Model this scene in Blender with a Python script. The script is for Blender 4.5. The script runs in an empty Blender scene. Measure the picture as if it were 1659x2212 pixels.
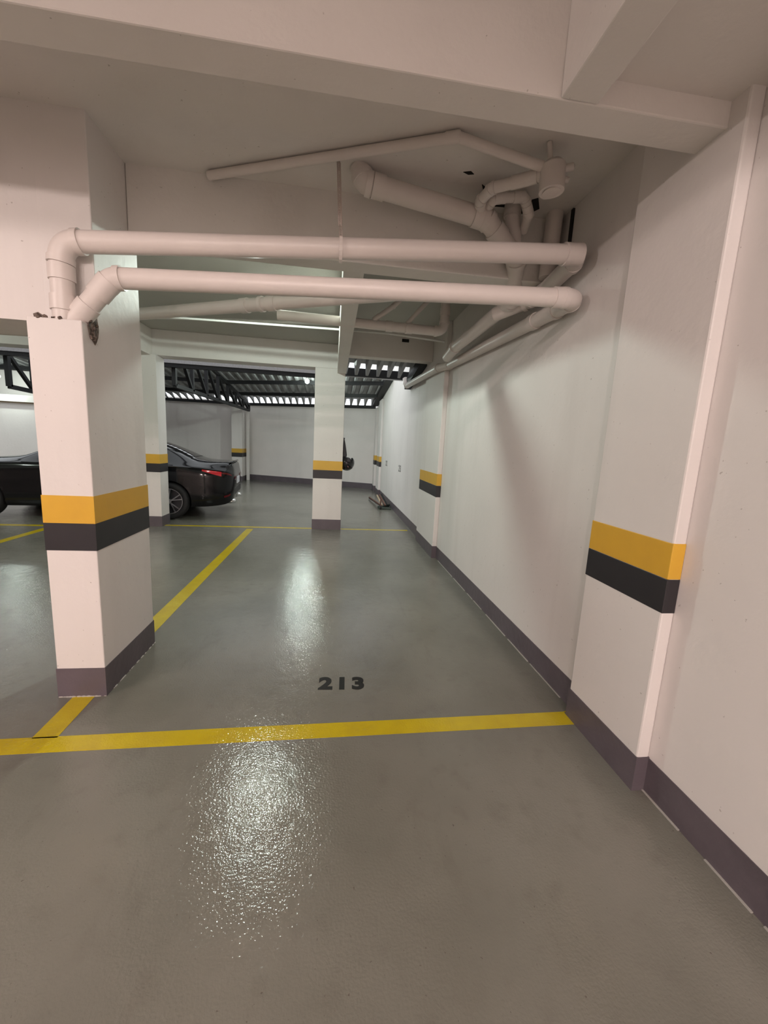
import bpy, bmesh, math, random
from mathutils import Vector, Matrix
random.seed(7)
S = bpy.context.scene
COL = S.collection
PI = math.pi
R = math.radians

# ------------------------------------------------------------ camera
cam_d = bpy.data.cameras.new('camera')
cam = bpy.data.objects.new('camera', cam_d); COL.objects.link(cam)
rx = Vector((0.99102143, -0.12368758, 0.05077313))
ux = Vector((-0.02968481, 0.1667227, 0.98555688))
fx = Vector((0.13036618, 0.97821517, -0.16155412))
# rows are camera right / up / forward in world axes
rot = Matrix((rx, ux, -fx)).transposed()
cam.matrix_world = Matrix.Translation((0, 0, 1.5)) @ rot.to_4x4()
cam_d.sensor_fit = 'HORIZONTAL'; cam_d.sensor_width = 36.0
cam_d.lens = 863.5 / 1659.0 * 36.0
cam_d.clip_start = 0.02; cam_d.clip_end = 200
S.camera = cam

# ------------------------------------------------------------ look
S.view_settings.view_transform = 'Standard'
S.view_settings.look = 'None'
S.view_settings.gamma = 1.0
S.view_settings.use_curve_mapping = False
S.view_settings.exposure = -0.06

# ------------------------------------------------------------ world: overcast daylight outside the roof gaps
W = bpy.data.worlds.new('sky'); S.world = W; W.use_nodes = True
bg = W.node_tree.nodes['Background']
bg.inputs[0].default_value = (0.93, 0.97, 1.0, 1); bg.inputs[1].default_value = 2.0

# ------------------------------------------------------------ lights
WARM = (1.0, 0.83, 0.785); GREEN = (0.86, 1.0, 0.90)
def point(name, loc, power, col, r=0.05):
    d = bpy.data.lights.new(name, 'POINT'); d.energy = power; d.color = col; d.shadow_soft_size = r
    o = bpy.data.objects.new(name, d); COL.objects.link(o); o.location = loc
    return o
LAMPS = [
    # position, power, colour, label
    ((-0.79, 4.50, 3.03), 125, GREEN, 'white ceiling bulb hidden behind the slanting pipe in the second bay'),
    ((-0.74, 11.2, 3.10), 110, GREEN, 'glowing white bulb hanging under the corrugated roof beside the middle column'),
    ((-6.4, 4.6, 2.88), 80, GREEN, 'white ceiling bulb in the left bay beyond the near column'),
    ((-8.75, 12.05, 2.80), 38, GREEN, 'white bulb above the black car at far left'),
    ((-1.3, -3.7, 2.94), 250, WARM, 'warm ceiling bulb behind the viewpoint'),
    ((-5.0, -3.7, 2.94), 150, WARM, 'warm ceiling bulb further back on the left'),
    ((-4.4, -0.4, 2.90), 165, WARM, 'warm ceiling bulb left of the viewpoint, level with it'),
    ((0.35, -3.1, 2.94), 130, WARM, 'added warm fill light behind the viewpoint, brightening the right wall'),  # added fill, no known bulb here; lifts the right wall
    ((0.1, -6.8, 2.88), 430, WARM, 'warm ceiling bulb at the rear of the garage'),
    ((-0.6, -0.75, 2.96), 7, WARM, 'small added warm fill light just behind the viewpoint'),  # added weak fill for the floor and the near cross beam
]

# ------------------------------------------------------------ materials
def mat(name, col, rough=0.6, metal=0.0, noise=None, bump=None, emit=None, spec=None, coat=0.0):
    m = bpy.data.materials.new(name); m.use_nodes = True
    nt = m.node_tree; b = nt.nodes['Principled BSDF']
    b.inputs['Base Color'].default_value = (*col, 1); b.inputs['Roughness'].default_value = rough
    b.inputs['Metallic'].default_value = metal
    if spec is not None: b.inputs['Specular IOR Level'].default_value = spec
    if coat: b.inputs['Coat Weight'].default_value = coat; b.inputs['Coat Roughness'].default_value = 0.04
    tc = nt.nodes.new('ShaderNodeTexCoord')
    if noise:
        sc, amt, c2 = noise
        n = nt.nodes.new('ShaderNodeTexNoise'); n.inputs['Scale'].default_value = sc; n.inputs['Detail'].default_value = 6
        nt.links.new(tc.outputs['Object'], n.inputs['Vector'])
        rmp = nt.nodes.new('ShaderNodeValToRGB'); rmp.color_ramp.elements[0].position = 0.38; rmp.color_ramp.elements[1].position = 0.68
        rmp.color_ramp.elements[0].color = (0, 0, 0, 1); rmp.color_ramp.elements[1].color = (amt, amt, amt, 1)
        nt.links.new(n.outputs['Fac'], rmp.inputs[0])
        mx = nt.nodes.new('ShaderNodeMix'); mx.data_type = 'RGBA'
        mx.inputs[6].default_value = (*col, 1); mx.inputs[7].default_value = (*c2, 1)
        nt.links.new(rmp.outputs[0], mx.inputs[0]); nt.links.new(mx.outputs[2], b.inputs['Base Color'])
    if bump:
        sc, st, dist = bump
        n = nt.nodes.new('ShaderNodeTexNoise'); n.inputs['Scale'].default_value = sc; n.inputs['Detail'].default_value = 4
        nt.links.new(tc.outputs['Object'], n.inputs['Vector'])
        bp = nt.nodes.new('ShaderNodeBump'); bp.inputs['Strength'].default_value = st; bp.inputs['Distance'].default_value = dist
        nt.links.new(n.outputs['Fac'], bp.inputs['Height']); nt.links.new(bp.outputs[0], b.inputs['Normal'])
    if emit:
        b.inputs['Emission Color'].default_value = (*emit[0], 1); b.inputs['Emission Strength'].default_value = emit[1]
    return m

M = {}
def add_streaks(m, col, lo=0.55, hi=0.8, amt=0.35, sc=(2.2, 2.2, 0.22), specks=True):
    nt = m.node_tree; b = nt.nodes['Principled BSDF']; src = b.inputs['Base Color'].links[0].from_socket
    tc = nt.nodes.new('ShaderNodeTexCoord'); mp = nt.nodes.new('ShaderNodeMapping'); mp.inputs['Scale'].default_value = sc
    nt.links.new(tc.outputs['Object'], mp.inputs[0])
    def layer(vec, scale, lo, hi, amt, c, src, det=6):
        n = nt.nodes.new('ShaderNodeTexNoise'); n.inputs['Scale'].default_value = scale; n.inputs['Detail'].default_value = det; nt.links.new(vec, n.inputs['Vector'])
        r = nt.nodes.new('ShaderNodeValToRGB'); r.color_ramp.elements[0].position = lo; r.color_ramp.elements[1].position = hi
        r.color_ramp.elements[0].color = (0, 0, 0, 1); r.color_ramp.elements[1].color = (amt, amt, amt, 1); nt.links.new(n.outputs['Fac'], r.inputs[0])
        x = nt.nodes.new('ShaderNodeMix'); x.data_type = 'RGBA'; nt.links.new(r.outputs[0], x.inputs[0]); nt.links.new(src, x.inputs[6]); x.inputs[7].default_value = (*c, 1)
        return x.outputs[2]
    out = layer(mp.outputs[0], 1.5, lo, hi, amt, col, src)
    if specks: out = layer(tc.outputs['Object'], 46, 0.74, 0.77, 0.5, (0.25, 0.20, 0.17), out, 2)
    nt.links.new(out, b.inputs['Base Color'])
M['wall'] = mat('wall_paint', (0.74, 0.70, 0.675), 0.55, noise=(1.6, 0.5, (0.68, 0.645, 0.62)), bump=(18, 0.10, 0.02), spec=0.3)
M['ceil'] = mat('ceiling_paint', (0.74, 0.70, 0.665), 0.7, noise=(1.3, 0.6, (0.66, 0.625, 0.59)), bump=(25, 0.12, 0.02), spec=0.2)
add_streaks(M['wall'], (0.56, 0.52, 0.49)); add_streaks(M['ceil'], (0.55, 0.50, 0.45), sc=(1, 1, 1), amt=0.4)
M['pipe'] = mat('pipe_paint', (0.70, 0.635, 0.60), 0.38, noise=(7, 0.4, (0.64, 0.58, 0.54)), spec=0.4)
M['yellow'] = mat('yellow_paint', (0.66, 0.38, 0.035), 0.45, noise=(9, 0.4, (0.58, 0.33, 0.035)))
M['black'] = mat('black_paint', (0.017, 0.015, 0.018), 0.5, noise=(6, 0.4, (0.03, 0.027, 0.03)))
M['skirt'] = mat('skirting_paint', (0.115, 0.095, 0.108), 0.42, noise=(5, 0.7, (0.085, 0.07, 0.08)), bump=(22, 0.15, 0.02))
M['steel'] = mat('black_steel', (0.010, 0.010, 0.011), 0.55, spec=0.25)
M['galv'] = mat('galvanised_steel', (0.34, 0.33, 0.34), 0.35, 0.75, noise=(40, 0.6, (0.22, 0.22, 0.23)))
M['sheet'] = mat('corrugated_sheet', (0.34, 0.345, 0.35), 0.5, 0.1, noise=(3, 0.7, (0.22, 0.22, 0.225)))
M['bulb'] = mat('lit_bulb', (1, 1, 1), 0.3, emit=((0.88, 1.0, 0.95), 14))
M['bulb_dim'] = mat('shaded_bulb', (1, 1, 1), 0.3, emit=((0.9, 1.0, 0.95), 2.0))
M['ceil_far'] = mat('ceiling_paint_shaded', (0.47, 0.46, 0.42), 0.7, noise=(1.3, 0.6, (0.40, 0.39, 0.36)), bump=(25, 0.12, 0.02), spec=0.2)  # ceiling paint darkened; the bay's missing bounce light is put into the colour
M['plastic'] = mat('white_plastic', (0.7, 0.69, 0.66), 0.4)
M['car'] = mat('black_car_paint', (0.006, 0.006, 0.007), 0.10, 0.0, spec=0.32)
M['glass'] = mat('dark_car_glass', (0.004, 0.004, 0.005), 0.04, spec=0.4)
M['rubber'] = mat('tyre_rubber', (0.010, 0.010, 0.011), 0.75, bump=(60, 0.2, 0.01))
M['rim'] = mat('machined_alloy', (0.62, 0.60, 0.62), 0.25, 0.9)
M['rimdark'] = mat('dark_alloy', (0.03, 0.03, 0.034), 0.4, 0.5)
M['lens'] = mat('red_lens', (0.55, 0.02, 0.03), 0.12, spec=0.6)
M['lens_dark'] = mat('dark_red_lens', (0.10, 0.008, 0.010), 0.12)
M['lens2'] = mat('clear_lens', (0.45, 0.45, 0.42), 0.15)
M['chrome'] = mat('chrome', (0.75, 0.75, 0.75), 0.12, 1.0)
M['plate'] = mat('number_plate_white', (0.62, 0.62, 0.66), 0.4)
M['helmet'] = mat('helmet_shell', (0.006, 0.006, 0.008), 0.12, coat=0.5)
M['cloth'] = mat('dark_cloth', (0.055, 0.05, 0.055), 0.85, bump=(30, 0.4, 0.02))
M['rust'] = mat('rusty_bar', (0.14, 0.055, 0.035), 0.6, noise=(20, 0.8, (0.05, 0.03, 0.025)))
M['green'] = mat('green_metal', (0.035, 0.055, 0.045), 0.45)
M['wood'] = mat('light_handle', (0.42, 0.32, 0.22), 0.6)
M['crumb'] = mat('broken_plaster', (0.26, 0.20, 0.165), 0.95, noise=(28, 1.0, (0.07, 0.05, 0.04)), bump=(30, 1.0, 0.05))
M['dark'] = mat('dark_hole', (0.012, 0.011, 0.010), 0.95)
M['dirt'] = mat('old_dirt', (0.20, 0.165, 0.14), 0.9)
M['grout'] = mat('pale_sealant', (0.42, 0.40, 0.37), 0.8)
M['thread'] = mat('strap_paint', (0.50, 0.42, 0.38), 0.7)
M['redmark'] = mat('helmet_decal', (0.5, 0.22, 0.22), 0.3)

def floor_mat(name, yellow=False):
    m = bpy.data.materials.new(name); m.use_nodes = True
    nt = m.node_tree; b = nt.nodes['Principled BSDF']; L = nt.links
    tc = nt.nodes.new('ShaderNodeTexCoord')
    def noise(sc, det=5, vec=None, rough=0.5):
        n = nt.nodes.new('ShaderNodeTexNoise'); n.inputs['Scale'].default_value = sc; n.inputs['Detail'].default_value = det
        n.inputs['Roughness'].default_value = rough
        L.new(vec or tc.outputs['Object'], n.inputs['Vector']); return n
    def ramp(src, p0, p1, c0, c1):
        r = nt.nodes.new('ShaderNodeValToRGB'); e = r.color_ramp.elements
        e[0].position = p0; e[1].position = p1; e[0].color = (*c0, 1); e[1].color = (*c1, 1); L.new(src, r.inputs[0]); return r
    def mix(f, a, c):
        x = nt.nodes.new('ShaderNodeMix'); x.data_type = 'RGBA'
        for v, i in ((f, 0), (a, 6), (c, 7)):
            if hasattr(v, 'links') or isinstance(v, bpy.types.NodeSocket): L.new(v, x.inputs[i])
            elif i == 0: x.inputs[0].default_value = v
            else: x.inputs[i].default_value = (*v, 1)
        return x.outputs[2]
    if yellow:
        c = ramp(noise(6).outputs['Fac'], 0.3, 0.7, (0.57, 0.44, 0.010), (0.50, 0.37, 0.012)).outputs[0]
    else:
        c = ramp(noise(1.1).outputs['Fac'], 0.35, 0.68, (0.205, 0.198, 0.168), (0.150, 0.146, 0.122)).outputs[0]
        c2 = ramp(noise(9, 8).outputs['Fac'], 0.55, 0.75, (0, 0, 0), (0.5, 0.5, 0.5)).outputs[0]
        c = mix(c2, c, (0.15, 0.14, 0.118))
        # grime in streaks along the bays
        mp = nt.nodes.new('ShaderNodeMapping'); mp.inputs['Scale'].default_value = (3.2, 0.8, 1); L.new(tc.outputs['Object'], mp.inputs[0])
        c3 = ramp(noise(1.5, 8, mp.outputs[0], 0.65).outputs['Fac'], 0.58, 0.78, (0, 0, 0), (0.45, 0.45, 0.45)).outputs[0]
        c = mix(c3, c, (0.12, 0.11, 0.09))
    if not yellow:
        c4 = ramp(noise(75, 3).outputs['Fac'], 0.70, 0.74, (0, 0, 0), (0.6, 0.6, 0.6)).outputs[0]
        c = mix(c4, c, (0.07, 0.06, 0.045))
    L.new(c, b.inputs['Base Color'])
    rr = ramp(noise(2.2).outputs['Fac'], 0.3, 0.75, (0.05, 0.05, 0.05), (0.15, 0.15, 0.15))
    L.new(rr.outputs[0], b.inputs['Roughness'])
    b.inputs['Specular IOR Level'].default_value = 0.5
    n1 = noise(105, 2); n2 = noise(11, 2)
    a = nt.nodes.new('ShaderNodeMath'); a.operation = 'MULTIPLY_ADD'; a.inputs[1].default_value = 1.6
    L.new(n2.outputs['Fac'], a.inputs[0]); L.new(n1.outputs['Fac'], a.inputs[2])
    bp = nt.nodes.new('ShaderNodeBump'); bp.inputs['Strength'].default_value = 0.35; bp.inputs['Distance'].default_value = 0.004
    L.new(a.outputs[0], bp.inputs['Height']); L.new(bp.outputs[0], b.inputs['Normal'])
    return m
M['floor'] = floor_mat('epoxy_floor'); M['line'] = floor_mat('yellow_floor_paint', True)
M['digit'] = mat('black_floor_paint', (0.012, 0.011, 0.010), 0.6, spec=0.2)

# ------------------------------------------------------------ mesh helpers
def link(name, bm, m, parent=None, smooth=False, bevel=0.0, mats=None):
    me = bpy.data.meshes.new(name); bmesh.ops.recalc_face_normals(bm, faces=bm.faces[:]); bm.to_mesh(me); bm.free()
    for mm in (mats or [m]): me.materials.append(mm)
    o = bpy.data.objects.new(name, me); COL.objects.link(o)
    if parent: o.parent = parent
    if smooth:
        for p in me.polygons: p.use_smooth = True
    if bevel:
        bv = o.modifiers.new('b', 'BEVEL'); bv.width = bevel; bv.segments = 2; bv.limit_method = 'ANGLE'; bv.angle_limit = R(40)
    return o
def tag(o, label, cat, group=None):
    o['label'] = label; o['category'] = cat
    if group: o['group'] = group
    return o
def struct(o): o['kind'] = 'structure'; return o
def empty(name, loc, label, cat, group=None):
    o = bpy.data.objects.new(name, None); COL.objects.link(o); o.location = loc; o.empty_display_size = 0.1
    return tag(o, label, cat, group)
def box(bm, x0, x1, y0, y1, z0, z1):
    v = [bm.verts.new((x, y, z)) for x in (x0, x1) for y in (y0, y1) for z in (z0, z1)]
    for f in ((0,1,3,2),(4,6,7,5),(0,4,5,1),(2,3,7,6),(0,2,6,4),(1,5,7,3)): bm.faces.new([v[i] for i in f])
def Bx(name, x0, x1, y0, y1, z0, z1, m, parent=None, bevel=0.0):
    bm = bmesh.new()
    o = (0, 0, 0) if not parent else parent.location
    box(bm, x0-o[0], x1-o[0], y0-o[1], y1-o[1], z0-o[2], z1-o[2])
    return link(name, bm, m, parent, bevel=bevel)
def prism(bm, poly, z0, z1):
    a = [bm.verts.new((p[0], p[1], z0)) for p in poly]; b = [bm.verts.new((p[0], p[1], z1)) for p in poly]
    bm.faces.new(a[::-1]); bm.faces.new(b); n = len(poly)
    for i in range(n): bm.faces.new((a[i], a[(i+1) % n], b[(i+1) % n], b[i]))
def Pr(name, poly, z0, z1, m, parent=None, bevel=0.0):
    bm = bmesh.new(); o = (0, 0, 0) if not parent else parent.location
    prism(bm, [(p[0]-o[0], p[1]-o[1]) for p in poly], z0-o[2], z1-o[2])
    return link(name, bm, m, parent, bevel=bevel)
def bar(bm, a, b, w, h):
    a = Vector(a); b = Vector(b); d = (b-a).normalized()
    up = Vector((0, 0, 1)) if abs(d.z) < 0.95 else Vector((0, 1, 0))
    s = d.cross(up).normalized(); u = s.cross(d)
    vs = [bm.verts.new(p + s*i*w/2 + u*j*h/2) for p in (a, b) for i, j in ((-1,-1),(1,-1),(1,1),(-1,1))]
    for f in ((0,3,2,1),(4,5,6,7),(0,1,5,4),(1,2,6,5),(2,3,7,6),(3,0,4,7)): bm.faces.new([vs[k] for k in f])
def tube(bm, pts, r, seg=20, caps=True):
    pts = [Vector(p) for p in pts]; rr = r if isinstance(r, (list, tuple)) else [r]*len(pts)
    t0 = (pts[1]-pts[0]).normalized(); up = Vector((0,0,1)) if abs(t0.z) < 0.9 else Vector((0,1,0))
    n = t0.cross(up).normalized(); rings = []
    for i, p in enumerate(pts):
        if i == 0: t = t0
        elif i == len(pts)-1: t = (pts[i]-pts[i-1]).normalized()
        else: t = ((pts[i]-pts[i-1]).normalized() + (pts[i+1]-pts[i]).normalized()).normalized()
        n = (n - t*n.dot(t)).normalized(); b = t.cross(n)
        rings.append([bm.verts.new(p + (n*math.cos(2*PI*k/seg) + b*math.sin(2*PI*k/seg))*rr[i]) for k in range(seg)])
    for a, b in zip(rings, rings[1:]):
        for k in range(seg): bm.faces.new((a[k], a[(k+1) % seg], b[(k+1) % seg], b[k]))
    if caps: bm.faces.new(rings[0][::-1]); bm.faces.new(rings[-1])
def Tb(name, pts, r, m, parent=None, seg=20):
    bm = bmesh.new(); o = Vector((0,0,0)) if not parent else parent.location
    tube(bm, [Vector(p)-o for p in pts], r, seg)
    ob = link(name, bm, m, parent, smooth=True)
    e = ob.modifiers.new('es', 'EDGE_SPLIT'); e.split_angle = R(50)
    return ob
def arc_fillet(p0, p1, p2, rad, n=8):
    p0, p1, p2 = map(Vector, (p0, p1, p2)); a = (p0-p1).normalized(); b = (p2-p1).normalized()
    ang = a.angle(b); d = min(rad/math.tan(ang/2), 0.45*(p0-p1).length, 0.45*(p2-p1).length)
    s, e = p1+a*d, p1+b*d; out = []
    for i in range(n+1):
        t = i/n; out.append(s.lerp(p1, t).lerp(p1.lerp(e, t), t))
    return out
def pipe_run(label, pts, r, name='drain_pipe', bend=1.5, collars=(), m='pipe', group=None, endcap=False):
    """pts: polyline; straight lengths and elbows become parts, with raised sockets at elbow ends"""
    root = empty(name, tuple(pts[0]), label, 'pipe', group); P = [Vector(p) for p in pts]
    fil = [arc_fillet(P[i-1], P[i], P[i+1], r*bend*1.4) for i in range(1, len(P)-1)]
    start = P[0]
    for i in range(len(P)-1):
        end = fil[i][0] if i < len(fil) else P[-1]
        if (end-start).length > 0.01: Tb('pipe', [start, end], r, M[m], root)
        if i < len(fil):
            f = fil[i]; el = Tb('elbow', f, r*1.07, M[m], root)
            L = min(0.03, r*0.5)
            for p, q in ((f[0], f[1]), (f[-1], f[-2])):
                d = (Vector(q)-Vector(p)).normalized()
                bm = bmesh.new(); tube(bm, [p-d*L*0.2-root.location, p+d*L-root.location], r*1.16, 20); c = link('collar', bm, M[m], root, smooth=True)
                c.modifiers.new('es', 'EDGE_SPLIT').split_angle = R(50)
            start = f[-1]
    for (i, t) in collars:
        a, b = P[i], P[i+1]; d = (b-a).normalized(); p = a.lerp(b, t)
        bm = bmesh.new(); tube(bm, [p-d*0.035-root.location, p+d*0.035-root.location], r*1.13, 20)
        c = link('collar', bm, M[m], root, smooth=True); c.modifiers.new('es', 'EDGE_SPLIT').split_angle = R(50)
    return root

# ============================================================ SETTING
CZ = 3.05                      # ceiling height
WX = 1.465                     # face of the right wall
def yw(x): return 15.9 - (x+3.25)*2.0/4.72     # the oblique back wall
struct(Bx('floor', -13, 2.2, -9, 18, -0.2, 0, M['floor']))
struct(Bx('ceiling', -13, 2.2, -9, 2.88, CZ, CZ+0.3, M['ceil']))
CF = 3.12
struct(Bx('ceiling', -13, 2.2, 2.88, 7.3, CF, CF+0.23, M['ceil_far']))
struct(Bx('wall_right', WX, WX+0.35, -9, 16.2, 0, 4.6, M['wall']))
struct(Bx('wall_rear', -13, WX, -9, -8.8, 0, CZ, M['wall']))
struct(Bx('wall_left', -13, -12.8, -8.8, 18, 0, CZ, M['wall']))
struct(Pr('wall_back', [(-3.25, 15.9), (WX, 13.9), (WX, 14.1), (-3.25, 16.1)], 0, 2.76, M['wall']))
struct(Bx('wall_back_left', -12.8, -3.25, 15.9, 16.1, 0, 2.9, M['wall']))
# baseboards (dark painted plinth)
SK = 0.165
struct(Bx('baseboard_right', WX-0.004, WX, -9, 13.88, 0, SK, M['skirt']))
struct(Pr('baseboard_back', [(-3.25, 15.88), (WX-0.005, 13.88), (WX-0.005, 13.9), (-3.25, 15.9)], 0, SK+0.03, M['skirt']))
struct(Bx('baseboard_back_left', -12.8, -3.25, 15.88, 15.9, 0, SK, M['skirt']))

def band_set(root, poly_fn, z0=0.862, z1=1.012, z2=1.16, sk=SK, e=0.002):
    """thin painted skins round a shaft"""
    poly_fn('black_band', z0, z1, M['black'], e, root); poly_fn('yellow_band', z1, z2, M['yellow'], e, root)
    poly_fn('skirting', 0.0, sk, M['skirt'], e*1.5, root)
def column(label, x0, x1, y0, y1, top, name='column', **k):
    root = empty(name, ((x0+x1)/2, (y0+y1)/2, 0), label, 'column')
    Bx('shaft', x0, x1, y0, y1, 0, top, M['wall'], root, bevel=0.006)
    def skin(n, za, zb, m, e, r): 
        o = Bx(n, x0-e, x1+e, y0-e, y1+e, za, zb, m, r)
        return o
    band_set(root, skin, **k)
    return root

# near column: shaft up to the ceiling with a boxed casing in front that stops at 2.04 m
near = empty('column', (-1.38, 2.595, 0), 'thick white column nearest the camera with yellow and black band', 'column')
bm = bmesh.new(); prof = [(2.28, 0), (2.91, 0), (2.91, CF), (2.42, CF), (2.42, 2.04), (2.28, 2.04)]
a = [bm.verts.new((-.125, y-2.595, z)) for y, z in prof]; b = [bm.verts.new((.125, y-2.595, z)) for y, z in prof]
bm.faces.new(a); bm.faces.new(b[::-1])
for i in range(6): bm.faces.new((a[i], b[i], b[(i+1) % 6], a[(i+1) % 6]))
link('shaft', bm, M['wall'], near, bevel=0.005)
def near_skin(n, za, zb, m, e, r): return Bx(n, -1.505-e, -1.255+e, 2.28-e, 2.91+e, za, zb, m, r)
band_set(near, near_skin, sk=0.175)
bm = bmesh.new()
for k in range(26):
    u = random.random()
    bmesh.ops.create_icosphere(bm, subdivisions=1, radius=.003+.005*random.random(), matrix=Matrix.Translation((-.125+.25*u, -.319, .002)) @ Matrix.Diagonal((2.2, .7, .8, 1)))
for k in range(30):
    bmesh.ops.create_icosphere(bm, subdivisions=1, radius=.003+.004*random.random(), matrix=Matrix.Translation((.130, -.315+.63*random.random(), .002)) @ Matrix.Diagonal((.7, 2.4, .8, 1)))
link('chipped_sealant', bm, M['grout'], near)
# broken plaster patch low on the right face of the near column where the pipe enters
bm = bmesh.new()
pp = [(2.385, 2.10), (2.40, 2.09), (2.415, 2.06), (2.42, 2.03), (2.41, 1.99), (2.395, 1.965), (2.38, 1.945), (2.36, 1.965), (2.335, 1.99), (2.325, 2.03), (2.345, 2.06), (2.37, 2.075)]
cv = bm.verts.new((0.254-0.125+0.0035-0.00, 0, 0)); bm.verts.remove(cv)
vs = [bm.verts.new((-1.2495+1.38, y-2.595, z)) for y, z in pp]; bm.faces.new(vs)
r_ = bmesh.ops.extrude_face_region(bm, geom=bm.faces[:]); 
for v in [g for g in r_['geom'] if isinstance(g, bmesh.types.BMVert)]: v.co.x -= 0.004
link('broken_plaster', bm, M['crumb'], near)
bm = bmesh.new()
for k in range(9):
    yy = 2.34+random.random()*0.07; zz = 1.965+random.random()*0.1
    bmesh.ops.create_icosphere(bm, subdivisions=1, radius=0.006+0.006*random.random(), matrix=Matrix.Translation((-1.248+1.38, yy-2.595, zz)))
link('plaster_crumbs', bm, M['crumb'], near)
bm = bmesh.new()
for (y, z, s) in ((2.30, 2.045, .02), (2.31, 2.05, .016), (2.285, 2.042, .012)):
    for xx in (-1.44, -1.40, -1.47, -1.36): bmesh.ops.create_icosphere(bm, subdivisions=1, radius=s*(.5+.6*random.random()), matrix=Matrix.Translation((xx+1.38+.02*random.random(), y-2.595, z)))
link('mortar_lump', bm, M['crumb'], near)

column('slim white column in the middle distance with yellow and black band', -0.335, 0.165, 7.0, 7.32, 2.735, sk=0.18, z0=0.90, z1=1.045, z2=1.205)
column('white column behind the near one, beside the black car', -3.25, -2.785, 6.93, 7.25, 2.735, sk=0.17, z0=0.90, z1=1.04, z2=1.19)
# column against the back wall, left
column('distant white column at the left end of the back wall', -3.62, -3.26, 15.1, 15.86, 2.6, sk=0.165)
column('white column at the far left edge beyond the car', -12.0, -11.2, 14.0, 14.4, 2.4, sk=0.165)

def pilaster(label, x, y0, y1, top, z0, z1, z2, ch=0.012):
    root = empty('pilaster', (WX, (y0+y1)/2, 0), label, 'pilaster')
    Bx('shaft', x, WX, y0, y1, 0, top, M['wall'], root, bevel=0.008)
    for n, a, b, m, e in (('black_band', z0, z1, 'black', .002), ('yellow_band', z1, z2, 'yellow', .002)):
        Bx(n, x-e, WX-0.001, y0-e, y1+e, a, b, M[m], root, bevel=0.003)
    Bx('skirting', x-.004, WX, y0-.004, y1+.004, 0, SK+.005, M['skirt'], root)
    return root
pilaster('nearest shallow wall pilaster on the right with yellow and black band', 1.405, 1.445, 1.97, CZ, .86, 1.01, 1.165)
pilaster('middle shallow wall pilaster on the right, level with the middle column', 1.40, 5.27, 6.35, CF, .855, 1.01, 1.17)
pilaster('far shallow wall pilaster near the back corner', 1.40, 12.2, 12.95, 2.9, .88, 1.03, 1.19)
pilaster('last wall pilaster tucked into the back corner', 1.38, 13.45, 13.86, 2.76, .88, 1.03, 1.19)

# beams
def beam(label, x0, x1, y0, y1, z0, z1=None, bevel=0.006, m='ceil'):
    z1 = z1 or (CF if y1 > 2.9 else CZ)
    o = Bx('concrete_beam', x0, x1, y0, y1, z0, z1, M[m], bevel=bevel)
    return tag(o, label, 'beam')
beam('nearest cross beam running overhead from left edge to the right wall', -12.8, 1.41, 1.52, 1.66, 2.72)
beam('cross beam behind the viewpoint', -12.8, 1.41, -1.34, -1.20, 2.72)
beam('short overhead beam coming toward the camera, joined to the nearest cross beam', 0.745, 0.885, -8.8, 1.52, 2.72)
beam('cross beam behind the two big pipes, from near column to right wall', -1.253, WX, 2.80, 2.96, 2.655)
beam('deep low beam going left from the near column', -12.8, -1.50, 2.4205, 2.80, 2.05, m='wall', bevel=0)
beam('beam running from the pipes back to the middle column', 0.03, 0.175, 2.96, 7.0, 2.665)
beam('far lintel beam above the car, between the two rear columns', -12.8, 0.165, 7.0, 7.3, 2.735, m='wall')
beam('beam along the left aisle ending on the column beside the car', -3.15, -2.86, 2.80, 7.0, 2.72)
beam('far cross beam between middle column and right wall over the canopy', 0.175, 1.40, 5.98, 6.16, 2.75)
tag(Bx('shade_slab', 0.885, WX, -1.2, 1.52, 2.805, CZ, M['ceil']), 'added low slab that darkens the top right corner beside the right wall', 'slab')  # slab added for shade: keeps the corner above the near beam dark
# thin bright strip: wall segment closing the canopy bay
# partition walls at far left
struct(Bx('wall_partition', -10.5, -6.2, 12.6, 12.8, 0, 2.20, M['wall']))
struct(Bx('trim_1', -12.8, -6.2, 12.45, 12.8, 2.20, 2.38, M['wall']))
struct(Bx('wall_partition_upper', -12.8, -6.2, 13.1, 13.2, 2.38, 3.1, M['wall']))
tag(Bx('conduit', -10.5, -6.2, 12.57, 12.60, 2.17, 2.20, M['wood']), 'thin yellowish conduit along the far left partition wall', 'conduit')

# ============================================================ FLOOR MARKS
def fl(label, poly, name='parking_line'):
    return tag(Pr(name, poly, -0.002, 0.0012, M['line']), label, 'floor marking')
fl('long yellow line across the front of bay 213', [(-4.6, 1.80), (1.402, 1.885), (1.402, 1.99), (WX-.005, 2.0), (WX-.005, 2.012), (1.40, 1.995), (-4.6, 1.905)])
fl('short yellow line from the front line to the near column base', [(-1.425, 1.945), (-1.31, 1.945), (-1.315, 2.278), (-1.43, 2.278)])
fl('yellow side line of bay 213 running back from the near column', [(-1.45, 2.91), (-1.32, 2.91), (-1.31, 6.90), (-1.42, 6.90)])
fl('far yellow line crossing behind bay 213 at the middle column', [(-2.78, 7.0), (1.39, 7.04), (1.39, 7.12), (-2.78, 7.08)])
fl('yellow line in front of the black car at far left', [(-9.5, 6.62), (-3.26, 6.78), (-3.26, 6.88), (-9.5, 6.72)])
fl('slanting yellow bay line left of the near column', [(-4.46, 3.0), (-4.34, 3.0), (-4.26, 6.7), (-4.38, 6.7)])

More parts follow.
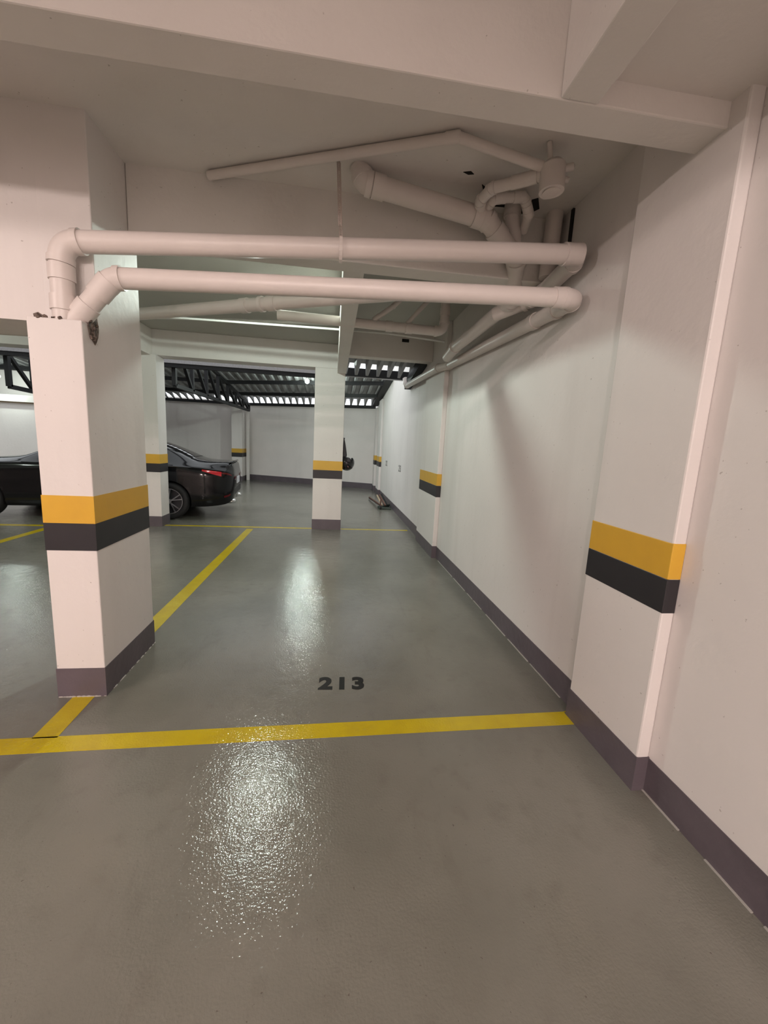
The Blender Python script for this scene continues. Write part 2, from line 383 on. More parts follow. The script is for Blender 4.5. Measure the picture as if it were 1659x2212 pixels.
def text_mesh(s, size, offset, xs=1.0, space=1.0):
    c = bpy.data.curves.new('t', 'FONT'); c.body = s; c.size = size; c.offset = offset; c.space_character = space
    c.align_x = 'CENTER'; c.align_y = 'CENTER'; c.extrude = 0.0006
    o = bpy.data.objects.new('t', c); COL.objects.link(o)
    dg = bpy.context.evaluated_depsgraph_get(); me = bpy.data.meshes.new_from_object(o.evaluated_get(dg)); 
    bpy.data.objects.remove(o); bpy.data.curves.remove(c)
    for v in me.vertices: v.co.x *= xs
    return me
def text(name, s, size, off, mtx, m, label=None, cat=None, xs=1.0, space=1.0, parent=None):
    me = text_mesh(s, size, off, xs, space); me.materials.clear(); me.materials.append(m); me.name = name
    o = bpy.data.objects.new(name, me); COL.objects.link(o); o.matrix_world = mtx
    if parent: o.parent = parent; o.matrix_parent_inverse = parent.matrix_world.inverted()
    if label: tag(o, label, cat)
    return o
text('bay_number', '213', 0.172, 0.0085, Matrix.Translation((0.098, 2.335, 0.0008)) @ Matrix.Rotation(R(-2), 4, 'Z'), M['digit'],
     'black painted 213 on the floor behind the front yellow line', 'number', xs=0.98, space=1.22)
RW = Matrix.Rotation(R(90), 4, 'X')
def wallnum(s, y, z, lab, size=0.2):
    mt = Matrix.Translation((WX-0.0008, y, z)) @ Matrix.Rotation(R(-90), 4, 'Z') @ RW
    text('wall_number', s, size, 0.004, mt, M['digit'], lab, 'number')
wallnum('213', 8.74, 1.03, 'small dark number on the right wall, nearest of three')
wallnum('212', 11.0, 1.04, 'small dark number on the right wall, before the far pilaster')
wallnum('211', 13.2, 1.04, 'small dark number on the right wall between the last two pilasters')

# ============================================================ PIPES
PR = 0.051
# upper big pipe
pipe_run('upper of the two big white pipes, dropping into the near column casing',
         [(-1.365, 2.34, 2.03), (-1.36, 2.335, 2.41), (1.37, 2.335, 2.635), (1.385, 2.74, 2.60)], PR, collars=((0, .25), (0, .62), (1, .985)))
# lower big pipe
pipe_run('lower big white pipe, slanting from the near column and returning along the right wall',
         [(-1.35, 2.352, 2.02), (-1.13, 2.34, 2.268), (1.375, 2.335, 2.402), (1.41, 2.62, 2.43), (1.412, 5.1, 2.545), (1.345, 5.4, 2.56), (1.345, 7.62, 2.65)], 0.050, collars=((0, .35), (0, .75), (1, .955), (3, .12)))
# elbow turned toward wall at the end of the lower pipe
pipe_run('stubby pipe end turned up at the far end of the wall pipe', [(1.345, 7.64, 2.652), (1.345, 7.78, 2.66), (1.32, 7.84, 2.80)], 0.05, name='pipe_end')
# thick pipe slanting from the ceiling to the corner then back along the wall
pipe_run('thick white pipe dropping from the ceiling to the corner cluster and back along the wall',
         [(0.10, 2.56, CZ), (0.13, 2.545, 2.97), (0.88, 2.60, 2.895), (1.14, 2.70, 2.74), (1.27, 3.02, 2.60), (1.25, 4.35, 2.575), (1.28, 4.75, 2.56)], 0.056, bend=1.2,
         collars=((1, .11), (1, .93), (2, .35)))
pipe_run('pipe branching left from the corner cluster and slanting away behind the big pipes',
         [(1.13, 3.02, 2.92), (1.12, 3.10, 2.74), (0.60, 3.20, 2.665), (-0.62, 3.62, 2.60), (-3.6, 5.25, 2.64)], 0.052, collars=((2, .93), (3, .05)))
pipe_run('horizontal white pipe under the ceiling of the second bay with a raised end',
         [(-0.58, 4.27, 2.715), (1.09, 4.25, 2.69), (1.09, 4.25, CF)], 0.046, collars=((0, .66), (0, .78), (1, .45)))
pipe_run('thin branch rising from the horizontal pipe in the second bay', [(0.36, 4.25, 2.74), (0.55, 4.22, 2.88), (0.80, 4.20, CF)], 0.024, name='branch_pipe', collars=((0, .2),))
pipe_run('second thin branch beside the raised pipe end', [(0.70, 4.25, 2.735), (0.93, 4.24, 3.0), (1.0, 4.24, CF)], 0.022, name='branch_pipe')
# corner vertical pipes
pipe_run('short pipe coming down out of the ceiling hole in the corner cluster', [(1.075, 2.68, CZ), (1.075, 2.68, 2.99), (1.12, 2.70, 2.78)], 0.046, bend=1.0, collars=((0, .8),), name='corner_pipe')
pipe_run('vertical white pipe against the right wall in the corner cluster', [(1.385, 2.73, CZ), (1.375, 2.73, 2.66)], 0.052, name='corner_pipe')
pipe_run('pair of elbows joining the thick slanting pipe to the upper pipe', [(1.385, 2.745, 2.60), (1.385, 2.98, 2.60), (1.22, 3.20, 2.56)], 0.052, name='connecting_pipe')
# siphon traps
pipe_run('bent waste pipe from the drain box, curling down to the thick pipe', [(1.03, 2.22, 2.93), (0.83, 2.40, 2.945), (0.80, 2.50, 2.93), (0.85, 2.60, 2.90)], 0.029, name='waste_pipe', collars=((0, .2), (0, .45)))
pipe_run('second curled waste pipe just under the first', [(0.86, 2.58, 2.92), (0.88, 2.50, 2.955), (1.07, 2.50, 2.985), (1.13, 2.56, 2.93), (1.16, 2.68, 2.90)], 0.027, name='waste_pipe', collars=((1, .2), (1, .8), (2, .8)))
# thin ceiling pipes
pipe_run('thin white pipe along the ceiling, left arm of the bent pair', [(-0.775, 2.765, 3.022), (0.56, 2.19, 3.022), (1.02, 2.20, 2.955)], 0.024, name='ceiling_pipe', bend=1.0, collars=((0, .985),))
pipe_run('thin vertical pipe rising from the drain box to the ceiling', [(1.03, 2.17, CZ), (1.065, 2.19, 2.94)], 0.013, name='vent_pipe')
# drain box
db = empty('drain_box', (1.075, 2.19, 2.93), 'white cylindrical drain box hanging at the corner under the near beam', 'drain box')
Tb('body', [(1.072, 2.19, 2.955), (1.078, 2.19, 2.84)], 0.062, M['pipe'], db, 28)
Tb('shoulder', [(1.07, 2.19, 2.975), (1.072, 2.19, 2.955)], [0.045, 0.062], M['pipe'], db, 28)
Tb('cap', [(1.078, 2.19, 2.84), (1.0785, 2.19, 2.836)], 0.045, M['pipe'], db, 28)
Tb('port', [(1.12, 2.17, 2.94), (1.165, 2.16, 2.95)], 0.018, M['pipe'], db, 16)
Tb('port', [(1.12, 2.20, 2.915), (1.165, 2.19, 2.905)], 0.014, M['pipe'], db, 16)
Tb('port_hole', [(1.163, 2.16, 2.9496), (1.1665, 2.1597, 2.9502)], 0.013, M['dark'], db, 16)
# left pipe glimpsed under the low beam
pipe_run('white pipe glimpsed under the deep low beam at left edge', [(-6.5, 4.2, 2.30), (-2.0, 4.0, 2.34)], 0.05)
# thin conduit with clips
pipe_run('thin white conduit sagging across the second bay toward the wall', [(-4.0, 5.75, 2.96), (0.035, 5.4, 2.93), (0.6, 5.0, 2.83), (1.25, 4.8, 2.74)], 0.013, name='conduit', m='plastic')
pipe_run('thin upper conduit glimpsed between the big pipes at left', [(-3.0, 6.2, 3.06), (0.03, 5.6, 3.05)], 0.02, name='conduit', m='plastic')
# hanging perforated strap
st = empty('hanging_strap', (0, 2.45, 3.1), 'perforated metal strap hanging from the ceiling around the upper big pipe', 'strap')
def strap(pts, w=0.018):
    bm = bmesh.new(); pts = [Vector(p)-Vector(st.location) for p in pts]
    for a, b in zip(pts, pts[1:]):
        d = (b-a); L = d.length; n = max(1, int(L/0.014)); dv = d/n
        for i in range(n):
            p, q = a+dv*i, a+dv*(i+1)
            for s in (-1, 1):
                bar(bm, p+Vector((s*w*.36, 0, 0)), q+Vector((s*w*.36, 0, 0)), w*.28, 0.0016)
            bar(bm, p+Vector((0, 0, 0)), p+dv*.35, w, 0.0016)
    return link('strap', bm, M['thread'], st)
strap([(-0.02, 2.52, CZ), (0.0, 2.27, 2.60)]); strap([(-0.015, 2.54, CZ), (0.01, 2.41, 2.56)])
lp = [(0.008, 2.335+math.cos(t)*0.066, 2.522+math.sin(t)*0.066) for t in [R(a) for a in range(150, 391, 20)]]
bm = bmesh.new()
for a, b in zip(lp, lp[1:]): bar(bm, Vector(a)-st.location, Vector(b)-st.location, 0.016, 0.0018)
link('loop', bm, M['pipe'], st)
# ceiling holes around pipes
for nm, pts, m, lab in (
    ('ceiling_hole', [(0.82, 2.55), (0.90, 2.60), (1.02, 2.63), (1.06, 2.73), (0.96, 2.74), (0.88, 2.66)], 'dark', 'dark ragged hole in the ceiling around the corner pipes'),
    ('ceiling_hole', [(1.13, 2.66), (1.20, 2.60), (1.26, 2.70), (1.22, 2.77), (1.14, 2.78)], 'dark', 'second dark ragged hole beside the curled waste pipe'),
    ('ceiling_hole', [(0.68, 2.47), (0.72, 2.455), (0.745, 2.475), (0.715, 2.485)], 'dark', 'small dark chip in the ceiling left of the curled pipes')):
    tag(Pr(nm, pts, CZ-0.003, CZ+0.01, M[m]), lab, 'hole')
tag(Bx('wall_slot', 1.452, WX+.01, 2.63, 2.655, 2.70, CZ-.01, M['dark']), 'dark narrow slot between the corner pipe and the right wall', 'hole')
tag(Bx('wall_slot', 0.93, 1.03, 5.965, 5.985, 2.99, 3.03, M['dark']), 'row of small dark openings high on the far cross beam', 'hole')

# ============================================================ ROOF BEYOND
def sheet(label, x0, x1, fy0, fy1, fz, pitch=0.235, amp=0.05, cut=0.3, drop=0.05):
    """trapezoid sheet whose far end is scalloped: troughs reach the beam, crests stop short and leave daylight gaps"""
    bm = bmesh.new(); prof = [(0, 0), (.12, 0), (.30, 1), (.70, 1), (.88, 0)]
    xs = []; x = x0
    while x < x1:
        for f, h in prof:
            xx = x+f*pitch
            if xx <= x1: xs.append((xx, h))
        x += pitch
    rows = []
    for xx, h in xs:
        ya, yb = fy0(xx), fy1(xx); ye = yb-(cut if h else 0)
        row = [bm.verts.new((xx, y, fz(xx, y)+h*amp)) for y in (ya, (ya+yb)/2, yb-cut*1.05)]
        row.append(bm.verts.new((xx, ye, fz(xx, ye)+(h*amp if h else -drop)))); rows.append(row)
    for a, b in zip(rows, rows[1:]):
        for k in range(3): bm.faces.new((a[k], a[k+1], b[k+1], b[k]))
    o = link('corrugated_roof', bm, M['sheet']); s = o.modifiers.new('s', 'SOLIDIFY'); s.thickness = 0.004
    return tag(o, label, 'roof')
# main lean-to roof, falling toward the back wall
SL = 0.103
z2 = lambda x, y: 2.91 + SL*(yw(max(x, -3.25))-y)
sheet('corrugated grey roof sloping down to the back wall', -12.6, 1.36, lambda x: 10.9, lambda x: yw(max(x, -3.25))-0.03, z2, amp=0.07, cut=0.36, drop=0.06)
rf = [(12.0, 'nearest'), (13.5, 'middle')]
def purlin(label, off):
    bm = bmesh.new()
    for xa, xb in ((-12.6, -3.25), (-3.25, 1.28)):
        ya, yb = yw(max(xa, -3.25))-off, yw(max(xb, -3.25))-off
        za, zb = z2(xa, ya)-0.055, z2(xb, yb)-0.055
        bar(bm, (xa, ya, za), (xb, yb, zb), 0.06, 0.10)
    return tag(link('purlin', bm, M['steel']), label, 'purlin', 'black purlins under the corrugated roof')
purlin('black purlin under the corrugated roof, lowest but one', 1.45)
purlin('black purlin under the corrugated roof, third from the back wall', 2.95)
bm = bmesh.new()
for xa, xb in ((-12.6, -3.25), (-3.25, 1.38)):
    bar(bm, (xa, yw(max(xa, -3.25))+0.02, 2.80), (xb, yw(max(xb, -3.25))-0.02, 2.80), 0.10, 0.10)
tag(link('wall_plate_beam', bm, M['steel']), 'black steel beam lying on top of the back wall below the bright gaps', 'beam')
bm = bmesh.new(); bar(bm, (1.36, 10.4, z2(1.3, 10.4)-.02), (1.36, 13.86, z2(1.3, 13.86)-.02), 0.19, 0.16)
tag(link('edge_rafter', bm, M['steel']), 'black sloping edge rafter of the corrugated roof beside the right wall', 'rafter')
# small canopy beyond the far cross beam
z1 = lambda x, y: 2.93 - 0.155*(y-6.1)
sheet('small corrugated canopy piece with bright gaps beyond the far cross beam', 0.18, 1.40, lambda x: 6.17, lambda x: 7.75, lambda x, y: z1(x, y)+.14, pitch=0.20, amp=0.06, cut=0.35, drop=0.03)
bm = bmesh.new(); bar(bm, (1.40, 6.37, 2.93), (1.40, 8.0, 2.70), 0.12, 0.16)
tag(link('edge_rafter', bm, M['steel']), 'black edge rafter of the small canopy, against the right wall', 'rafter')
bm = bmesh.new(); bar(bm, (0.17, 8.02, 2.875), (1.44, 8.02, 2.875), 0.05, 0.15)
tag(link('canopy_beam', bm, M['steel']), 'black beam under the row of bright gaps of the small canopy', 'beam')
bm = bmesh.new(); bar(bm, (0.17, 8.3, 2.845), (1.46, 8.3, 2.84), 0.10, 0.025)
tag(link('canopy_rail', bm, M['galv']), 'thin grey rail below the small canopy on the right', 'rail')
# galvanised gutter and black bar spanning between the rear columns
g = empty('gutter', (-1.6, 8.3, 2.85), 'galvanised gutter with dark underside spanning beyond the far lintel', 'gutter')
Bx('channel', -12.6, 0.0, 8.25, 8.38, 2.835, 2.99, M['galv'], g)
Bx('support_bar', -12.6, 0.0, 8.27, 8.36, 2.765, 2.833, M['steel'], g)
Bx('bracket', -0.22, -0.16, 8.24, 8.39, 2.76, 2.835, M['steel'], g)

def truss(label, x, ya, yb, zb, top, n=6, zend=None):
    t = empty('roof_truss', (x, ya, zb), label, 'truss')
    def bb(nm, a, b, w, h):
        bm = bmesh.new(); bar(bm, Vector(a)-t.location, Vector(b)-t.location, w, h); return link(nm, bm, M['steel'], t)
    ze = zb if zend is None else zend
    zbf = lambda y: zb+(ze-zb)*(y-ya)/(yb-ya)
    bb('bottom_chord', (x, ya, zb), (x, yb, ze), 0.07, 0.075)
    bb('top_chord', (x, ya, top(ya)), (x, yb, top(yb)), 0.07, 0.075)
    ys = [ya+(yb-ya)*i/n for i in range(n+1)]
    for i, y in enumerate(ys):
        bb('vertical_strut', (x, y, zbf(y)), (x, y, top(y)), 0.07, 0.08)
        if i < n: bb('diagonal_strut', (x, y, top(y)), (x, ys[i+1], zbf(ys[i+1])), 0.06, 0.06)
    return t
truss('black steel truss above the black car running to the back wall', -3.05, 8.4, 15.3, 2.45, lambda y: min(3.45, 2.70+SL*(15.6-y)), 7, zend=2.53)
truss('black steel truss at far left above the car bonnet', -5.95, 8.45, 12.2, 2.24, lambda y: 2.86-0.02*(y-8.4), 6, zend=2.12)
# post added to stand in for the shade in the back-wall corner
tag(Bx('shade_post', -3.2, -3.10, 15.55, 15.65, 0, 2.7, M['wall']), 'added square post standing in for shade at the left corner of the back wall', 'post')

# ============================================================ LAMPS
for i, (loc, pw, colr, lab) in enumerate(LAMPS):
    root = empty('ceiling_lamp', loc, lab, 'lamp')
    bm = bmesh.new(); bmesh.ops.create_uvsphere(bm, u_segments=20, v_segments=12, radius=0.035 if loc[1] < 7 else 0.06); link('bulb', bm, M['bulb' if loc[1] > 7 else 'bulb_dim'], root, smooth=True)
    top = (CZ if loc[1] < 2.9 else CF) if loc[1] < 7 else loc[2]+0.2
    Tb('socket', [(loc[0], loc[1], loc[2]+0.03), (loc[0], loc[1], min(top, loc[2]+0.11))], 0.02, M['plastic'], root, 16)
    if top-loc[2] > 0.12: Tb('stem', [(loc[0], loc[1], loc[2]+0.11), (loc[0], loc[1], top)], 0.010, M['plastic'], root, 10)
    pl = point('lamp_light', (0, 0, -0.075), pw, colr, 0.04); pl.parent = root
    if i == 0:                                    # a flat back plate keeps this one off the ceiling
        Tb('back_plate', [(loc[0], loc[1], CF-0.012), (loc[0], loc[1], CF)], 0.06, M['plastic'], root, 28)
        bpy.data.objects.remove(pl)
        d = bpy.data.lights.new('lamp_light', 'SPOT'); d.energy = pw; d.color = colr; d.shadow_soft_size = 0.04; d.spot_size = PI; d.spot_blend = 0.0
        pl = bpy.data.objects.new('lamp_light', d); COL.objects.link(pl); pl.parent = root; pl.location = (0, 0, -0.06)

# ============================================================ CAR
def build_car():
    root = empty('car', (0, 0, 0), 'shiny black sedan parked sideways behind the near column, tail toward the right', 'car')
    # stations: x from rear, zb, hw_low, z_belt, hw_belt, z_top, hw_top
    ST = [
     (0.00, 0.42, 0.54, 0.80, 0.56, 0.86, 0.46),
     (0.03, 0.34, 0.66, 0.84, 0.66, 0.99, 0.56),
     (0.10, 0.27, 0.75, 0.88, 0.745, 1.045, 0.64),
     (0.22, 0.24, 0.83, 0.90, 0.81, 1.05, 0.69),
     (0.45, 0.22, 0.90, 0.93, 0.875, 1.055, 0.70),
     (0.70, 0.21, 0.91, 0.95, 0.895, 1.09, 0.68),
     (0.95, 0.20, 0.915, 0.96, 0.905, 1.20, 0.62),
     (1.25, 0.20, 0.915, 0.965, 0.905, 1.32, 0.57),
     (1.60, 0.20, 0.91, 0.96, 0.90, 1.41, 0.56),
     (2.10, 0.20, 0.91, 0.95, 0.895, 1.445, 0.57),
     (2.45, 0.20, 0.91, 0.94, 0.895, 1.43, 0.57),
     (2.80, 0.20, 0.91, 0.93, 0.895, 1.33, 0.60),
     (3.12, 0.20, 0.91, 0.93, 0.89, 1.15, 0.66),
     (3.38, 0.20, 0.91, 0.93, 0.885, 1.045, 0.72),
     (3.95, 0.20, 0.905, 0.90, 0.87, 0.985, 0.72),
     (4.30, 0.21, 0.88, 0.82, 0.82, 0.90, 0.66),
     (4.55, 0.23, 0.80, 0.70, 0.72, 0.78, 0.58),
     (4.70, 0.30, 0.62, 0.58, 0.58, 0.62, 0.48)]
    def interp(x):
        i = 0
        while i < len(ST)-2 and ST[i+1][0] < x: i += 1
        a, b = ST[i], ST[i+1]; h = b[0]-a[0]; t = (x-a[0])/h
        pa, pb = ST[max(i-1, 0)], ST[min(i+2, len(ST)-1)]
        out = []
        for k in range(1, 7):
            ma = (b[k]-pa[k])/max(b[0]-pa[0], 1e-6)*h; mb = (pb[k]-a[k])/max(pb[0]-a[0], 1e-6)*h
            out.append((2*t**3-3*t*t+1)*a[k]+(t**3-2*t*t+t)*ma+(-2*t**3+3*t*t)*b[k]+(t**3-t*t)*mb)
        return out
    xs = [0, .01, .03, .06, .1] + [0.15+0.06*i for i in range(int((4.58-0.15)/0.06)+1)] + [4.62, 4.66, 4.7]
    def half(x):
        zb, hl, zm, hm, zt, ht = interp(x)
        zr = zb+0.10
        P = [(0.0, zb), (hl*.55, zb), (hl*.93, zb+.02), (hl*.99, zr), (hl, zb+(zm-zb)*.38), (hl*.985, zb+(zm-zb)*.55), (hl*.995, zb+(zm-zb)*.78),
             ((hl+hm)/2*.99, zm-.045), (hm*.985, zm), (hm*.955, zm+.02)]
        q = min(1.0, (zt-zm)/0.40)
        for t in (.25, .5, .75):
            P.append((hm*.94+(ht-hm*.94)*t, zm+.02+(zt-.035-zm-.02)*t+0.012*math.sin(PI*t)*q))
        P += [(ht, zt-.035), (ht*.93, zt-.012), (ht*.72, zt-.002), (ht*.35, zt+.004), (0, zt+.006)]
        return P
    G = [half(x) for x in xs]; n = len(G[0])
    bm = bmesh.new(); rings = []
    for x, g in zip(xs, G):
        rings.append([bm.verts.new((x, -p[0], p[1])) for p in g] + [bm.verts.new((x, p[0], p[1])) for p in g[-2:0:-1]])
    m_ = len(rings[0])
    for a, b in zip(rings, rings[1:]):
        for k in range(m_): bm.faces.new((a[k], a[(k+1) % m_], b[(k+1) % m_], b[k]))
    bm.faces.new(rings[0][::-1]); bm.faces.new(rings[-1])
    body = link('body', bm, M['car'], root, smooth=True)
    # wheel arches
    bm = bmesh.new()
    for wx in (1.08, 3.90):
        for s in (-1, 1):
            mt = Matrix.Translation((wx, s*0.80, 0.335)) @ Matrix.Rotation(R(90), 4, 'X')
            bmesh.ops.create_cone(bm, cap_ends=True, segments=40, radius1=0.375, radius2=0.375, depth=0.44, matrix=mt)
    cut = link('cutter', bm, M['dark'])
    bo = body.modifiers.new('b', 'BOOLEAN'); bo.operation = 'DIFFERENCE'; bo.object = cut; bo.solver = 'EXACT'
    dg = bpy.context.evaluated_depsgraph_get(); me = bpy.data.meshes.new_from_object(body.evaluated_get(dg))
    body.modifiers.clear(); body.data = me; bpy.data.objects.remove(cut)
    for p in me.polygons: p.use_smooth = True
    body.modifiers.new('es', 'EDGE_SPLIT').split_angle = R(38)
    # patches pushed out from the body skin
    def patch(name, xa, xb, ja, jb, off, m, side=-1, nx=14, trim=None):
        bm = bmesh.new(); gr = []
        for i in range(nx+1):
            x = xa+(xb-xa)*i/nx; g = half(x); row = []
            k = max(2, int(round((jb-ja)*4)))
            for j in range(k+1):
                f = ja+(jb-ja)*j/k
                if trim: f = trim(i/nx, j/k, ja, jb)
                q = min(int(f), n-2); t = f-q
                y = g[q][0]*(1-t)+g[q+1][0]*t; z = g[q][1]*(1-t)+g[q+1][1]*t
                row.append(bm.verts.new((x-(0.004 if x < .12 else 0), side*(y+off), z+off*.4)))
            gr.append(row)
        for a, b in zip(gr, gr[1:]):
            for j in range(len(a)-1): bm.faces.new((a[j], a[j+1], b[j+1], b[j]))
        o = link(name, bm, m, root, smooth=True)
        return o
    tr = lambda u, v, ja, jb: ja+(jb-ja)*v
    for s in (-1, 1):
        # side glass tapering at both ends
        patch('side_window', 1.02, 3.42, 9.3, 13.0, 0.004, M['glass'], s, 30, lambda u, v, ja, jb: ja+(jb-ja)*v*min(1, .12+u*4.0, .12+(1-u)*4.5)) if False else None
    def win(s, xa, xb, name='side_window'):
        bm = bmesh.new(); gr = []
        for i in range(25):
            u = i/24; x = xa+(xb-xa)*u; g = half(x); row = []
            hi = 12.7
            for j in range(9):
                f = 9.2+(hi-9.2)*j/8; q = int(f); t = f-q
                y = g[q][0]*(1-t)+g[q+1][0]*t; z = g[q][1]*(1-t)+g[q+1][1]*t
                row.append(bm.verts.new((x, s*(y+.005), z)))
            gr.append(row)
        for a, b in zip(gr, gr[1:]):
            for j in range(8): bm.faces.new((a[j], a[j+1], b[j+1], b[j]))
        return link(name, bm, M['glass'], root, smooth=True)
    for s in (-1, 1): win(s, 1.12, 2.10); win(s, 2.17, 3.0)
    # rear and front screens
    def screen(xa, xb, name):
        bm = bmesh.new(); gr = []
        for i in range(13):
            x = xa+(xb-xa)*i/12; g = half(x)
            row = [bm.verts.new((x, y*sg, z+.005)) for sg, pts in ((-1, g[13:]), (1, g[-2:12:-1])) for y, z in [(p[0]*.96, p[1]) for p in pts]]
            gr.append(row)
        for a, b in zip(gr, gr[1:]):
            for j in range(len(a)-1): bm.faces.new((a[j], a[j+1], b[j+1], b[j]))
        return link(name, bm, M['glass'], root, smooth=True)
    screen(0.76, 1.50, 'rear_window'); screen(2.72, 3.30, 'windscreen')
    # boot lip
    bm = bmesh.new(); tube(bm, [(0.07, -0.60, 1.045), (0.035, -0.3, 1.06), (0.03, 0, 1.065), (0.035, 0.3, 1.06), (0.07, 0.60, 1.045)], 0.016, 10); link('boot_lip', bm, M['car'], root, smooth=True)
    for s in (-1, 1):
        tl = patch('tail_light', 0.20, 0.52, 6.45, 7.6, 0.006, M['lens'], s, 16, lambda u, v, ja, jb: ja+.55*u+(jb-ja-.55*u)*v)
        patch('lamp_strip', 0.04, 0.20, 6.9, 7.5, 0.006, M['lens_dark'], s, 6)
    # rear face pieces
    def rb(name, y0, y1, za, zb_, m, x=-0.006, d=0.02, parent=root):
        bm = bmesh.new(); box(bm, x, x+d, y0, y1, za, zb_); return link(name, bm, m, parent, bevel=0.004)
    for s in (-1, 1):
        rb('tail_light', min(s*.30, s*.585), max(s*.30, s*.54), .735, .79, M['lens_dark'], -0.008)
    plt = rb('number_plate', -.20, .20, .62, .75, M['plate'], -0.012)
    rb('bumper_recess', -.5, .5, .44, .56, M['rimdark'], -0.004)
    for s in (-1, 1):
        patch('reflector', 0.06, 0.16, 3.35, 3.6, 0.008, M['lens_dark'], s, 5)
        bm = bmesh.new(); tube(bm, [(-0.01, s*.50, .30), (0.16, s*.50, .30)], 0.045, 18); link('exhaust', bm, M['chrome'], root, smooth=True)
    # belt chrome-ish highlight strip
    for s in (-1, 1):
        bm = bmesh.new(); pts = [(x, s*(half(x)[9][0]+.004), half(x)[9][1]) for x in [1.0+.12*i for i in range(20)]]
        tube(bm, pts, 0.006, 8); link('window_trim', bm, M['car'], root, smooth=True)
    # shark fin
    bm = bmesh.new(); v = [bm.verts.new(p) for p in ((1.62, -.02, 1.42), (1.62, .02, 1.42), (1.86, .012, 1.44), (1.86, -.012, 1.44), (1.64, 0, 1.475), (1.70, 0, 1.475))]
    for f in ((0,1,2,3),(0,4,1),(1,4,5,2),(3,5,4,0),(2,5,3)): bm.faces.new([v[i] for i in f])
    link('antenna', bm, M['car'], root)
    for s in (-1, 1):
        bm = bmesh.new(); bmesh.ops.create_uvsphere(bm, u_segments=16, v_segments=10, radius=1, matrix=Matrix.Translation((2.84, s*0.99, 1.0)) @ Matrix.Diagonal((.06, .11, .075, 1)))
        link('wing_mirror', bm, M['car'], root, smooth=True)
    # wheels
    for wx in (1.08, 3.90):
        for s in (-1, 1):
            bm = bmesh.new(); prof = [(.232, -.11), (.30, -.115), (.325, -.095), (.335, -.05), (.335, .05), (.325, .095), (.30, .115), (.232, .11)]
            N = 44; rg = [[bm.verts.new((r*math.cos(2*PI*k/N), y, r*math.sin(2*PI*k/N))) for r, y in prof] for k in range(N)]
            for k in range(N):
                a, b = rg[k], rg[(k+1) % N]
                for j in range(len(prof)): bm.faces.new((a[j], a[(j+1) % len(prof)], b[(j+1) % len(prof)], b[j]))
            w = link('tyre', bm, M['rubber'], root, smooth=True); w.location = (wx, s*0.80, 0.335)
            bm = bmesh.new()
            tube(bm, [(0, s*-.03, 0), (0, s*.03, 0)], 0.225, 40)
            link('brake_disc', bm, M['rimdark'], w, smooth=False)
            bm = bmesh.new(); y = s*.098
            # rim ring
            for k in range(N):
                a0, a1 = 2*PI*k/N, 2*PI*(k+1)/N
                q = [[bm.verts.new((r*math.cos(a), yy, r*math.sin(a))) for r, yy in ((.226, y-s*.05), (.236, y+s*.012), (.222, y+s*.01), (.214, y-s*.02))] for a in (a0, a1)]
                for j in range(3): bm.faces.new((q[0][j], q[0][j+1], q[1][j+1], q[1][j]))
            for k in range(5):
                for da in (-.20, .20):
                    a = 2*PI*k/5+.25
                    bar(bm, (.045*math.cos(a), y-s*.025, .045*math.sin(a)), (.222*math.cos(a+da), y, .222*math.sin(a+da)), 0.016, 0.020)
            tube(bm, [(0, y-s*.03, 0), (0, y+s*.0, 0)], 0.045, 20)
            link('rim', bm, M['rim'], w)
    return root
car = build_car()
# rear near-side wheel contact at about (-2.93, 7.62), front one at (-5.72, 7.2)
ang = math.atan2(-0.33, -2.83)          # direction from tail to nose
car.rotation_euler = (0, 0, ang)
dx = Vector((math.cos(ang), math.sin(ang), 0)); dy = Vector((-math.sin(ang), math.cos(ang), 0))
# with the nose toward -X, local +Y points toward the camera
car.location = Vector((-2.83, 7.63, 0)) - dx*1.0 - dy*0.80
bpy.context.view_layer.update()

# ============================================================ HELMET, JACKET, TOOL
h = empty('motorcycle_helmet', (0.245, 7.14, 1.185), 'black open-face helmet hanging on the side of the middle column', 'helmet')
bm = bmesh.new(); bmesh.ops.create_uvsphere(bm, u_segments=28, v_segments=20, radius=0.135)
for v in bm.verts: v.co.z *= 1.05; v.co.y *= 1.1
dele = [f for f in bm.faces if (f.calc_center_median().z > 0.03 and -0.02 < f.calc_center_median().x < 0.085) or f.calc_center_median().z > 0.105]
bmesh.ops.delete(bm, geom=dele, context='FACES')
sh = link('shell', bm, M['helmet'], h, smooth=True); s_ = sh.modifiers.new('s', 'SOLIDIFY'); s_.thickness = 0.022
bm = bmesh.new(); bmesh.ops.create_uvsphere(bm, u_segments=20, v_segments=14, radius=0.096); link('lining', bm, M['cloth'], h, smooth=True)
bm = bmesh.new(); bar(bm, (-.02, -.135, .02), (.03, -.125, -.07), 0.02, 0.008); link('decal', bm, M['redmark'], h)
h.rotation_euler = (0, R(8), 0)
j = empty('hanging_jacket', (0.20, 7.14, 1.6), 'slim dark grey folded rain jacket hanging above the helmet', 'jacket')
bm = bmesh.new()
prof = [(0.0, .175, .185), (-.05, .172, .20), (-.12, .17, .215), (-.20, .17, .228), (-.28, .17, .24), (-.31, .17, .235), (-.35, .17, .215), (-.38, .172, .20), (-.42, .172, .192)]
rows = []
for k, (dz, a, b) in enumerate(prof):
    rows.append([bm.verts.new((x-.20, y, dz)) for x, y in ((a, -.06), ((a+b)/2, -.075), (b, -.03), (b, .03), ((a+b)/2, .07), (a, .06))])
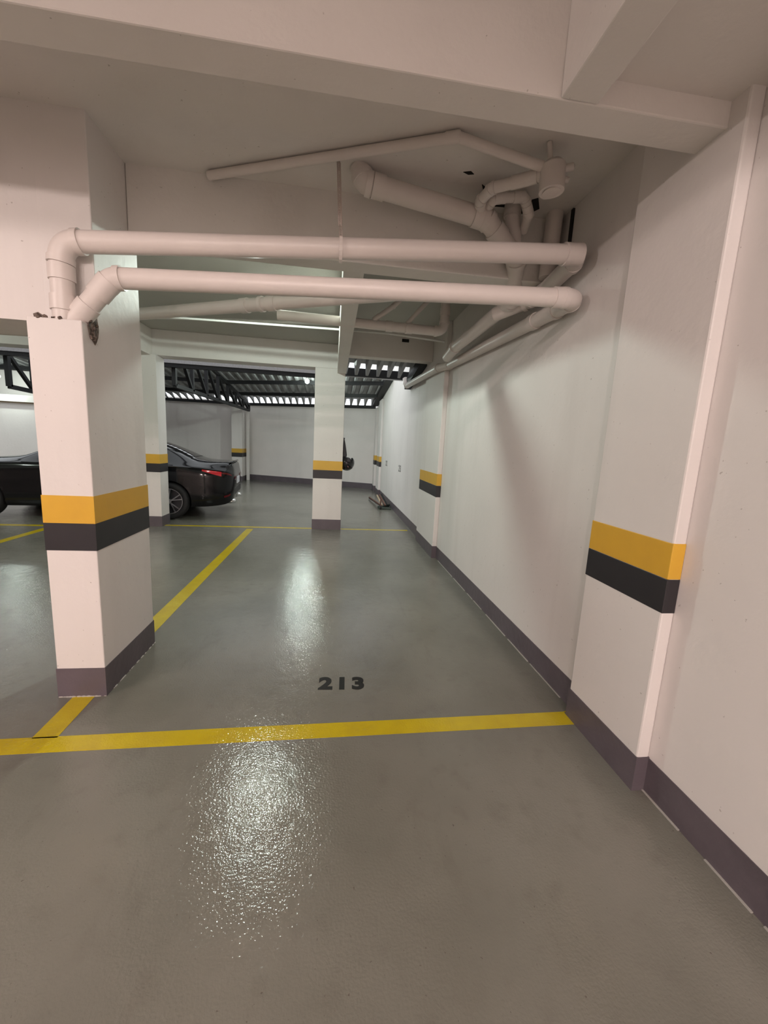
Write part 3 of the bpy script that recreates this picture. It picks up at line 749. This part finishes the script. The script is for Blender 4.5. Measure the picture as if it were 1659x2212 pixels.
for a, b in zip(rows, rows[1:]):
    for k in range(6): bm.faces.new((a[k], a[(k+1) % 6], b[(k+1) % 6], b[k]))
bm.faces.new(rows[0]); bm.faces.new(rows[-1][::-1])
link('folded_cloth', bm, M['cloth'], j, smooth=True)
Tb('hook', [(0.165, 7.14, 1.605), (0.19, 7.14, 1.61), (0.192, 7.14, 1.59)], 0.006, M['steel'], j, 8)
Tb('cord', [(0.18, 7.14, 1.18), (0.182, 7.13, 1.25), (0.178, 7.14, 1.31)], 0.005, M['steel'], h, 8)

t = empty('floor_jack', (1.26, 9.7, 0), 'low dark folded metal jack with reddish bars on the floor by the right wall', 'jack')
def tb(n, a, b, w, hh, m): 
    bm = bmesh.new(); bar(bm, Vector(a)-t.location, Vector(b)-t.location, w, hh); return link(n, bm, M[m], t, bevel=.004)
tb('base', (1.15, 9.55, .035), (1.42, 9.95, .035), .10, .06, 'green')
tb('base_bar', (1.13, 9.48, .03), (1.42, 9.42, .03), .05, .05, 'green')
tb('handle_bar', (1.20, 9.6, .06), (1.05, 11.3, .03), .025, .025, 'steel')
tb('red_bar', (1.17, 9.55, .10), (1.06, 11.3, .05), .03, .03, 'rust')
tb('red_bar', (1.17, 9.5, .03), (1.18, 9.55, .22), .03, .03, 'rust')
tb('arm', (1.22, 9.6, .08), (1.20, 10.6, .20), .035, .035, 'wood')
tb('arm', (1.30, 9.6, .08), (1.25, 10.5, .22), .035, .035, 'rust')
tb('arm', (1.36, 9.65, .08), (1.30, 10.4, .25), .03, .03, 'steel')
for xx in (1.17, 1.40):
    o = Tb('wheel', [(xx-.02, 9.46, .045), (xx+.02, 9.46, .045)], 0.045, M['rubber'], t, 16)
# pale sealant line along the wall foot
bm = bmesh.new(); ys = 0.3
while ys < 5.2:
    L_ = 0.1+random.random()*0.35
    if not (1.40 < ys < 2.05):
        bar(bm, (WX-.008, ys, .002), (WX-.007, min(ys+L_, 5.25), .002), .005+.004*random.random(), .004)
    ys += L_+random.random()*0.12
tag(link('sealant_line', bm, M['grout']), 'broken pale sealant line along the foot of the right wall', 'sealant')
